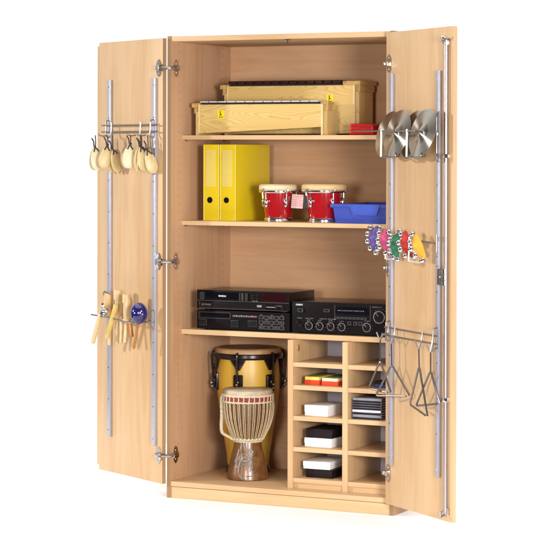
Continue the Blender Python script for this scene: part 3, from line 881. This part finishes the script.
def castanet(label, d, o, z, lean, turn, m):
    o2 = o * .78; d += 1.67 * (o - o2); o = o2
    base_ = PL(d, o, z)
    t = thing('castanet', label, 'castanet', base_, 0, 'castanets hanging on the left door')
    M = Matrix.Rotation(turn, 4, 'Z') @ Matrix.Rotation(lean, 4, 'Y')
    for k, y in enumerate((-.011, .011)):
        bm = nb(); g = bmesh.new()
        bmesh.ops.create_uvsphere(g, u_segments=26, v_segments=18, radius=1)
        for v in g.verts:
            zz = v.co.z
            wv = .0262 * (1.0 - .34 * zz)
            if zz > .55: wv *= 1 - .45 * (zz - .55) / .45
            v.co = Vector((v.co.x * wv, y + (v.co.y * .0105 if v.co.y * y > 0 else v.co.y * .003), zz * .054))
        join(bm, g, M @ Matrix.Rotation(R(7) * (1 if k else -1), 4, 'X'))
        obj('shell', bm, m, t)
    bm = nb()
    top = M @ Vector((0, 0, .045))
    tube(bm, smooth_path([M @ Vector((-.012, -.019, .030)), M @ Vector((-.004, -.013, .048)), M @ Vector((.004, 0, .056)), M @ Vector((.008, .013, .047)), M @ Vector((.010, .019, .03))], 5), .0030, 7)
    tube(bm, smooth_path([M @ Vector((.012, -.02, .03)), M @ Vector((.002, -.017, .043)), M @ Vector((-.004, -.004, .054)), top + Vector((-.006, 0, .028)), top + Vector((-.014, -.004, .044))], 5), .0030, 7)
    tube(bm, smooth_path([top, top + Vector((.004, 0, .02)), top + Vector((.0, .004, 1.535 - z - .045))], 5), .0024, 7)
    obj('cord', bm, CORD, t)
cast = [('outermost pale castanet at the left edge of the left door', .368, .110, 1.434, -.08, .9, CASTL),
        ('yellowish castanet with dark tied cords, second from the left edge of the door', .306, .100, 1.440, .20, .75, CASTW),
        ('castanet half hidden behind the two at the left edge of the door', .300, .060, 1.424, -.20, 1.3, CASTW),
        ('pale round castanet, first of the right hand cluster', .101, .105, 1.444, .12, .7, CASTL),
        ('yellowish castanet in the middle of the right hand cluster', .038, .085, 1.434, -.10, 1.2, CASTW),
        ('castanet partly in front of the rail by the hinge side', .018, .052, 1.422, -.26, .9, CASTW),
        ('narrow castanet seen edge on between the two right hand ones', .056, .072, 1.430, .02, 2.2, CASTW)]
for c in cast: castanet(*c)

# --- beater rack, left door
bs_ = (.06, .012, .745)
rk = thing('wire_holder', 'curved wire holder carrying wood instruments on the left door', 'rack', PL(*bs_))
bm = nb()
tube(bm, smooth_path(rel(PL, bs_, [(.385, .120, .7565), (.228, .120, .7525), (.130, .122, .745), (.062, .118, .7415), (.030, .085, .743), (.036, .045, .748), (.054, .020, .752)]), 8), .0036, 8)
tube(bm, smooth_path(rel(PL, bs_, [(.054, .018, .79), (.052, .03, .785), (.054, .03, .73), (.054, .016, .72)]), 6), .003, 8)
tube(bm, rel(PL, bs_, [(.422, .014, .752), (.38, .045, .752), (.10, .045, .745), (.050, .030, .748)]), .003, 8)
obj('bar', bm, WIRE, rk)
def stick(label, name, cat, a, b_, r, m, extra=None):
    t = thing(name, label, cat, PL(*b_))
    bm = nb(); p = rel(PL, b_, [a, b_]); tube(bm, [p[0], p[0].lerp(p[1], .04), p[0].lerp(p[1], .96), p[1]], [r * .75, r, r, r * .7], 14)
    obj('handle', bm, m, t)
    return t
def toneblock(label, d, o, zt, zb, r, lowz, low):
    t = thing('tone_block', label, 'tone block', PL(d, o, zb), angL, 'tone blocks in the wire holder')
    h = zt - zb
    bm = nb(); lathe(bm, [(r * .55, -.001), (r * .93, 0), (r, .006), (r * 1.02, h * .5), (r, h - .006), (r * .9, h), (r * .62, h), (r * .60, h - .05), (0, h - .05)], 30); obj('tube', bm, TUBEW, t)
    bm = nb(); lathe(bm, [(r * .58, h - .006), (r * .56, h - .045), (0, h - .045)], 24, cap=False); obj('hollow', bm, CORD, t)
    bm = nb(); box(bm, (-.003, r * .90, h * .12), (.003, r * 1.03, h * .70), .001); obj('slit', bm, CORD, t)
    bm = nb(); tube(bm, [(0, 0, .004), (low[0] * .5, low[1] * .5, (lowz - zb) * .5), (low[0], low[1], lowz - zb)], [r * .32, r * .42, r * .38], 12); obj('handle', bm, STICKW, t)
toneblock('taller left wooden tone block tube with a dark hole on top', .246, .070, .869, .735, .0185, .640, (-.012, .01))
toneblock('right wooden tone block tube standing close to the blue maraca', .143, .090, .857, .738, .0180, .652, (-.006, .012))
t = thing('maraca', 'dark blue round maraca with a wooden handle', 'maraca', PL(.068, .100, .630))
p = rel(PL, (.068, .100, .630), [(.0414, .090, .7815), (.045, .092, .740), (.068, .100, .630)])
bm = nb(); ball(bm, p[0], .0375, 32, (1, 1, 1.24)); hd = obj('head', bm, BLUEMARACA, t)
for a, b_, z_ in ((-.035, 0, .004), (.022, .0, .012), (.03, -.01, -.001)):
    c = p[0] + (Vector((math.cos(R(-62) + a * 14), math.sin(R(-62) + a * 14), 0)) * .0370 + Vector((0, 0, z_)))
    bm = nb(); ball(bm, c, .0028, 8); obj('painted_dot', bm, WHITEPRINT, hd)
bm = nb(); tube(bm, [p[1], p[1].lerp(p[2], .5), p[2].lerp(p[1], .06), p[2]], [.0065, .0058, .0068, .004], 12); obj('handle', bm, ORANGEW, t)
stick('light beater stick hanging left of the holder, in front of the door edge', 'beater', 'beater', (.312, .118, .765), (.372, .120, .634), .0095, STICKW)
t = stick('yellow beater stick leaning beside the left tone block', 'beater', 'beater', (.180, .118, .812), (.254, .120, .664), .0110, YSTICK)
stick('short pale stick under the holder, over the outer rail', 'beater', 'beater', (.300, .075, .74), (.302, .080, .628), .0075, STICKW)
stick('orange brown stick end under the right tone block', 'beater', 'beater', (.128, .086, .74), (.120, .080, .675), .0120, ORANGEW)
stick('short pale stick between the two tone blocks, low down', 'beater', 'beater', (.190, .085, .76), (.176, .095, .648), .0085, STICKW)
stick('pale stick standing behind the jingle stick above the holder', 'beater', 'beater', (.276, .055, .842), (.282, .060, .640), .0090, TUBEW)
t = thing('jingle_stick', 'wooden jingle stick with silver jingles at the left of the holder', 'jingle stick', PL(.275, .100, .755))
bp_ = (.275, .100, .755)
bm = nb(); q = rel(PL, bp_, [(.322, .080, .752), (.310, .078, .852)]); tube(bm, [q[0], q[1]], .019, 20); obj('frame', bm, TUBEW, t)
bm = nb(); tube(bm, smooth_path(rel(PL, bp_, [(.335, .09, .845), (.312, .095, .860), (.288, .08, .850)]), 5), .004, 8); obj('loop', bm, WIRE, t)
for k, (d, o, z) in enumerate([(.302, .115, .778), (.288, .118, .768), (.310, .118, .765), (.296, .115, .757), (.285, .11, .782), (.318, .100, .800), (.306, .112, .792)]):
    bm = nb(); Mx = Matrix.Translation(rel(PL, bp_, [(d, o, z)])[0]) @ Matrix.Rotation(R(40 + 30 * k), 4, 'Y') @ Matrix.Rotation(R(60 * k), 4, 'X')
    lathe(bm, [(0, .003), (.004, .003), (.011, .0), (.0115, -.001), (.004, .002), (0, .002)], 20, Mx, cap=False); obj('jingle', bm, CHROME, t)

# --- cymbals, right door
bs_ = (.25, .012, 1.545)
rk = thing('wire_rack', 'wire rack with two drop loops holding the cymbals on the right door', 'rack', PR(*bs_))
OC = .118
bm = nb()
tube(bm, rel(PR, bs_, [(-.055, OC, 1.5475), (.432, OC, 1.545)]), .0033, 8)
for d in (.054, .428):
    tube(bm, smooth_path(rel(PR, bs_, [(d, OC, 1.546), (d, .06, 1.547), (d, .020, 1.546), (d, .012, 1.53)]), 6), .003, 8)
    tube(bm, rel(PR, bs_, [(d, .016, 1.60), (d, .016, 1.46)]), .003, 8)
obj('bar', bm, WIRE, rk)
for d0, d1 in ((.175, .290), (.378, .490)):
    bm = nb()
    tube(bm, rel(PR, bs_, [(d0, OC, 1.552), (d0, OC + .002, 1.446)]), .0042, 8); obj('loop', bm, WHITEWIRE, rk)
    bm = nb()
    tube(bm, smooth_path(rel(PR, bs_, [(d0, OC, 1.446), (d1 - .03, OC - .01, 1.445), (d1 - .028, OC - .01, 1.462)]), 5), .003, 8); tube(bm, rel(PR, bs_, [(d0, OC, 1.446), (d0, .04, 1.447), (d0, .034, 1.47)]), .003, 8)
    obj('loop_base', bm, WIRE, rk)
def cymbal(label, d, o, z, tilt, r=.096):
    n = nR * math.cos(tilt) + Vector((0, 0, math.sin(tilt)))
    q = n.to_track_quat('Z', 'Y')
    t = thing('cymbal', label, 'cymbal', PR(d, o, z), 0, 'hand cymbals on the right door')
    t.rotation_euler = q.to_euler()
    bm = nb(); lathe(bm, [(0, .013), (.010, .0125), (.022, .009), (.030, .004), (.05, .0022), (r * .8, .0004), (r, -.002), (r - .0004, -.0034), (.03, .002), (0, .010)], 72, cap=False)
    obj('disc', bm, CYMB, t)
    bm = nb(); ball(bm, (0, 0, .0145), .006, 12, (1, 1, .6)); tube(bm, smooth_path([(.004, 0, .014), (.018, .006, .018), (.028, .002, .010), (.034, -.008, .006)], 5), .003, 7); obj('strap_knot', bm, WIRE, t)
cymbal('left front hand cymbal, over the hinge side rail', .236, .084, 1.5375, R(15))
cymbal('right front hand cymbal, beside its shadow on the door', .433, .084, 1.5380, R(15))
cymbal('hand cymbal tucked behind the left front cymbal', .118, .058, 1.5330, R(14))
cymbal('hand cymbal tucked behind the right front cymbal', .318, .058, 1.5330, R(14))

# --- bell straps, right door
bs_ = (.25, .012, 1.11)
rk = thing('wire_rack', 'wire rack with low drop loops holding the coloured bell straps', 'rack', PR(*bs_))
bm = nb()
tube(bm, smooth_path(rel(PR, bs_, [(.03, .075, 1.146), (.15, .085, 1.138), (.30, .07, 1.127), (.418, .020, 1.1145)]), 6), .0033, 8)
tube(bm, smooth_path(rel(PR, bs_, [(.054, .014, 1.14), (.05, .04, 1.143), (.04, .074, 1.146)]), 6), .003, 8)
tube(bm, rel(PR, bs_, [(.428, .015, 1.15), (.428, .015, 1.08)]), .003, 8)
obj('bar', bm, WIRE, rk)
for d0 in (.180, .365):
    bm = nb()
    tube(bm, rel(PR, bs_, [(d0, .10, 1.138), (d0, .102, 1.046)]), .0036, 8); tube(bm, rel(PR, bs_, [(d0, .102, 1.046), (d0 + .075, .09, 1.044), (d0 + .075, .075, 1.060)]), .0026, 8)
    obj('loop', bm, WHITEWIRE, rk)
def bell_strap(label, key, d, o, z, lean, turn, bells):
    base_ = PR(d, o, z)
    t = thing('bell_strap', label, 'bells', base_, 0, 'strap bells on the right door')
    M = Matrix.Rotation(angR + turn, 4, 'Z') @ Matrix.Rotation(lean, 4, 'Y')
    n = 18; bm = nb(); rows = []
    for i in range(n + 1):
        s = i / n; zz = .052 - .104 * s; wv = .005 + .0155 * math.sin(PI * s) ** .7
        yc = -.020 * math.sin(PI * s)
        rows.append([bm.verts.new((-wv, yc, zz)), bm.verts.new((0, yc - .006, zz)), bm.verts.new((wv, yc, zz)), bm.verts.new((wv, yc + .004, zz)), bm.verts.new((0, yc - .002, zz)), bm.verts.new((-wv, yc + .004, zz))])
    for A, B in zip(rows, rows[1:]):
        for k in range(6): bm.faces.new((A[k], A[(k + 1) % 6], B[(k + 1) % 6], B[k]))
    bm.faces.new(rows[0][::-1]); bm.faces.new(rows[-1])
    bmesh.ops.recalc_face_normals(bm, faces=bm.faces[:])
    bmesh.ops.transform(bm, matrix=M, verts=bm.verts[:])
    obj('strap', bm, STRAPS[key], t)
    for x, zz in bells:
        bm = nb(); c = Vector((x, -.024 * math.cos(zz * 28), zz))
        ball(bm, c, .0122, 16, M=M)
        b_ = obj('bell', bm, CHROME, t)
        bm = nb(); box(bm, (c.x - .009, c.y - .0132, c.z - .0016), (c.x + .009, c.y - .009, c.z + .0016), .0008, M=M); ball(bm, c + Vector((-.008, -.010, 0)), .0026, 8, M=M); ball(bm, c + Vector((.008, -.010, 0)), .0026, 8, M=M)
        obj('slot', bm, CORD, b_)
L5 = [(-.024, .036), (-.027, .010), (-.022, -.018), (-.008, -.042), (.022, .034)]
bell_strap('purple strap with silver bells at the hinge side', 'purple', .092, .095, 1.121, .12, .5, [(-.024, .042), (-.028, .016), (-.024, -.012), (-.016, -.040), (.006, -.054), (.018, .046), (.026, .020), (.026, -.008), (.020, -.036)])
bell_strap('pink strap with silver bells beside the purple one', 'pink', .176, .090, 1.112, -.25, .6, [(.006, -.054), (-.022, .040), (-.027, .014), (-.026, -.012), (-.014, -.042), (.024, .034), (.027, .006)])
bell_strap('green strap of bells, half hidden between pink and red straps', 'green', .254, .088, 1.103, .15, .6, [(.004, .054), (-.026, .030), (-.027, .002), (-.022, -.026), (-.008, -.050), (.026, -.012), (.012, -.054), (.024, .022)])
bell_strap('red strap with silver bells between the green and orange ones', 'red', .330, .084, 1.109, -.32, .6, [(.012, -.054), (-.020, -.040), (-.027, -.012), (-.026, .014), (-.014, .046), (.024, -.030)])
bell_strap('bright orange strap with silver bells nearest the outer rail', 'orange', .425, .086, 1.103, -.38, .6, [(-.012, .056), (-.025, .030), (-.027, .002), (-.022, -.026), (-.008, -.052)])

# --- triangles, right door
bs_ = (.25, .012, .75)
rk = thing('wire_rack', 'wire rack with two bars and forked prongs holding the triangles', 'rack', PR(*bs_))
bm = nb()
for z0_, z1_ in ((.7664, .7612), (.7345, .7306)):
    tube(bm, rel(PR, bs_, [(.046, .03, z0_), (.452, .03, z1_)]), .0034, 8)
for d in (.054, .426):
    tube(bm, rel(PR, bs_, [(d, .012, .79), (d, .028, .787), (d, .03, .715), (d, .012, .71)]), .0034, 8)
obj('bar', bm, WIRE, rk)
tri = [('triangle furthest left, hanging over the pigeonholes', (.082, .07, .7255), (.082, .07, .637), (.022, .09, .5225), (.1366, .05, .5115)),
       ('triangle second from left, hanging over the hinge side rail', (.136, .05, .7135), (.140, .05, .625), (.0727, .085, .497), (.233, .02, .508)),
       ('narrow looking triangle hanging in the middle of the right door', (.353, .05, .7115), (.357, .05, .6405), (.276, .045, .482), (.424, .05, .449)),
       ('triangle furthest right, hanging over the outer rail', (.436, .045, .7035), (.436, .045, .629), (.3146, .04, .480), (.473, .025, .504))]
for lab, f_, a, b_, c in tri:
    bm = nb()
    fd, fo, fz = f_
    tube(bm, smooth_path(rel(PR, bs_, [(fd, .034, .775), (fd, .036, .745), (fd, (fo + .036) / 2, fz + .016), (fd, fo, fz - .004)]), 6), .0034, 8)
    for s_ in (-1, 1):
        tube(bm, smooth_path(rel(PR, bs_, [(fd, fo, fz - .006), (fd + s_ * .012, fo + .002, fz + .006), (fd + s_ * .024, fo + .003, fz + .022)]), 5), .0032, 8)
    obj('prong', bm, WIRE, rk)
    t = thing('triangle', lab, 'triangle', PR(*a), 0, 'steel triangles on the right door')
    A, B, C = rel(PR, a, [a, b_, c])
    def near(p, q, k=.012): return p + (q - p).normalized() * k
    pts = [B + (C - B) * .06]
    # open corner at C, rounded corners at A and B
    bm = nb()
    path = [near(C, B, .02)] + [near(B, C), B.lerp(near(B, C), .35).lerp(near(B, A), .25), near(B, A)] + [near(A, B), A.lerp(near(A, B), .35).lerp(near(A, C), .25), near(A, C)] + [near(C, A, .004)]
    tube(bm, path, .0041, 10)
    obj('bar', bm, TRI, t)
    bm = nb(); F = rel(PR, a, [f_])[0]
    tube(bm, [F + Vector((0, 0, -.004)), Vector((0, 0, -.004))], .0030, 8)
    obj('hanger', bm, CORD, t)

# ------------------------------------------------------------------ ground, world, lamps, camera
bm = nb(); box(bm, (-1.7, -1.9, -.02), (2.9, 1.5, -.0005), 0)
g = obj('ground', bm, FLOORW); g['kind'] = 'structure'

w = bpy.data.worlds.new('World'); SC.world = w; w.use_nodes = True
nt = w.node_tree; bg = nt.nodes['Background']
tc = nt.nodes.new('ShaderNodeTexCoord'); sx = nt.nodes.new('ShaderNodeSeparateXYZ')
nt.links.new(tc.outputs['Generated'], sx.inputs[0])
rp = ramp(nt, sx.outputs['Y'], [(0.0, (.09, .09, .09)), (0.12, (1, 1, 1))])
top = nt.nodes.new('ShaderNodeMapRange'); top.interpolation_type = 'SMOOTHSTEP'  # unseen overhead glow added to the world to whiten the floor
top.inputs['From Min'].default_value = .62; top.inputs['From Max'].default_value = .85; top.inputs['To Min'].default_value = 1.0; top.inputs['To Max'].default_value = 2.15
nt.links.new(sx.outputs['Z'], top.inputs['Value'])
top2 = nt.nodes.new('ShaderNodeMapRange'); top2.inputs['From Min'].default_value = 1.0; top2.inputs['From Max'].default_value = 2.15; top2.inputs['To Min'].default_value = 0; top2.inputs['To Max'].default_value = 1
nt.links.new(top.outputs[0], top2.inputs['Value'])
mx = nt.nodes.new('ShaderNodeMix'); mx.data_type = 'RGBA'
nt.links.new(top2.outputs[0], mx.inputs[0]); nt.links.new(rp, mx.inputs[6]); mx.inputs[7].default_value = (1, 1, 1, 1)
nt.links.new(mx.outputs[2], bg.inputs['Color'])
st = nt.nodes.new('ShaderNodeMath'); st.operation = 'MULTIPLY'; st.inputs[1].default_value = 1.08
nt.links.new(top.outputs[0], st.inputs[0]); nt.links.new(st.outputs[0], bg.inputs['Strength'])

def area(name, loc, target, size, power, col=(1, 1, 1)):
    l = bpy.data.lights.new(name, 'AREA'); l.shape = 'DISK'; l.size = size; l.energy = power; l.color = col
    o = bpy.data.objects.new(name, l); COL.objects.link(o); o.location = loc
    o.rotation_euler = (Vector(target) - Vector(loc)).to_track_quat('-Z', 'Y').to_euler()
    o['kind'] = 'structure'
    return o
area('key_lamp', (-6.2, -4.0, 2.7), (.5, 0, 1.0), .45, 395, (1, .985, .96))
area('fill_lamp', (5.0, -5.1, 1.45), (.5, .2, 1.0), 1.4, 380, (1, .985, .965))
area('added_front_fill', (2.6, -7.6, 1.5), (.6, .3, 1.0), 1.2, 260, (1, .985, .965))  # added fill near the camera, brightens the cupboard's back panel
area('added_floor_fill', (.5, 4.5, 4.5), (.5, 1.2, 0), 1.5, 160)  # added unseen light behind the cupboard, washes the floor white

cam = bpy.data.cameras.new('camera'); co = bpy.data.objects.new('camera', cam); COL.objects.link(co)
SC.camera = co
Fw = Vector((-0.43938315, 0.89827036, -0.00726642)); Rt = Vector((0.89828541, 0.43940747, 0.00209561)); Up = Vector((-0.00507535, 0.00560655, 0.9999714))
co.matrix_world = Matrix(((Rt.x, Up.x, -Fw.x, 4.51729), (Rt.y, Up.y, -Fw.y, -8.08645), (Rt.z, Up.z, -Fw.z, 1.46402), (0, 0, 0, 1)))
cam.sensor_width = 36; cam.lens = 2185.59 / 550 * 36
cam.shift_x = -11.5028 / 550; cam.shift_y = -107.169 / 550
cam.clip_end = 200
SC.view_settings.view_transform = 'Standard'; SC.view_settings.look = 'None'; SC.view_settings.exposure = 0; SC.view_settings.gamma = 1
SC.cycles.use_denoising = True
SC.cycles.max_bounces = 8
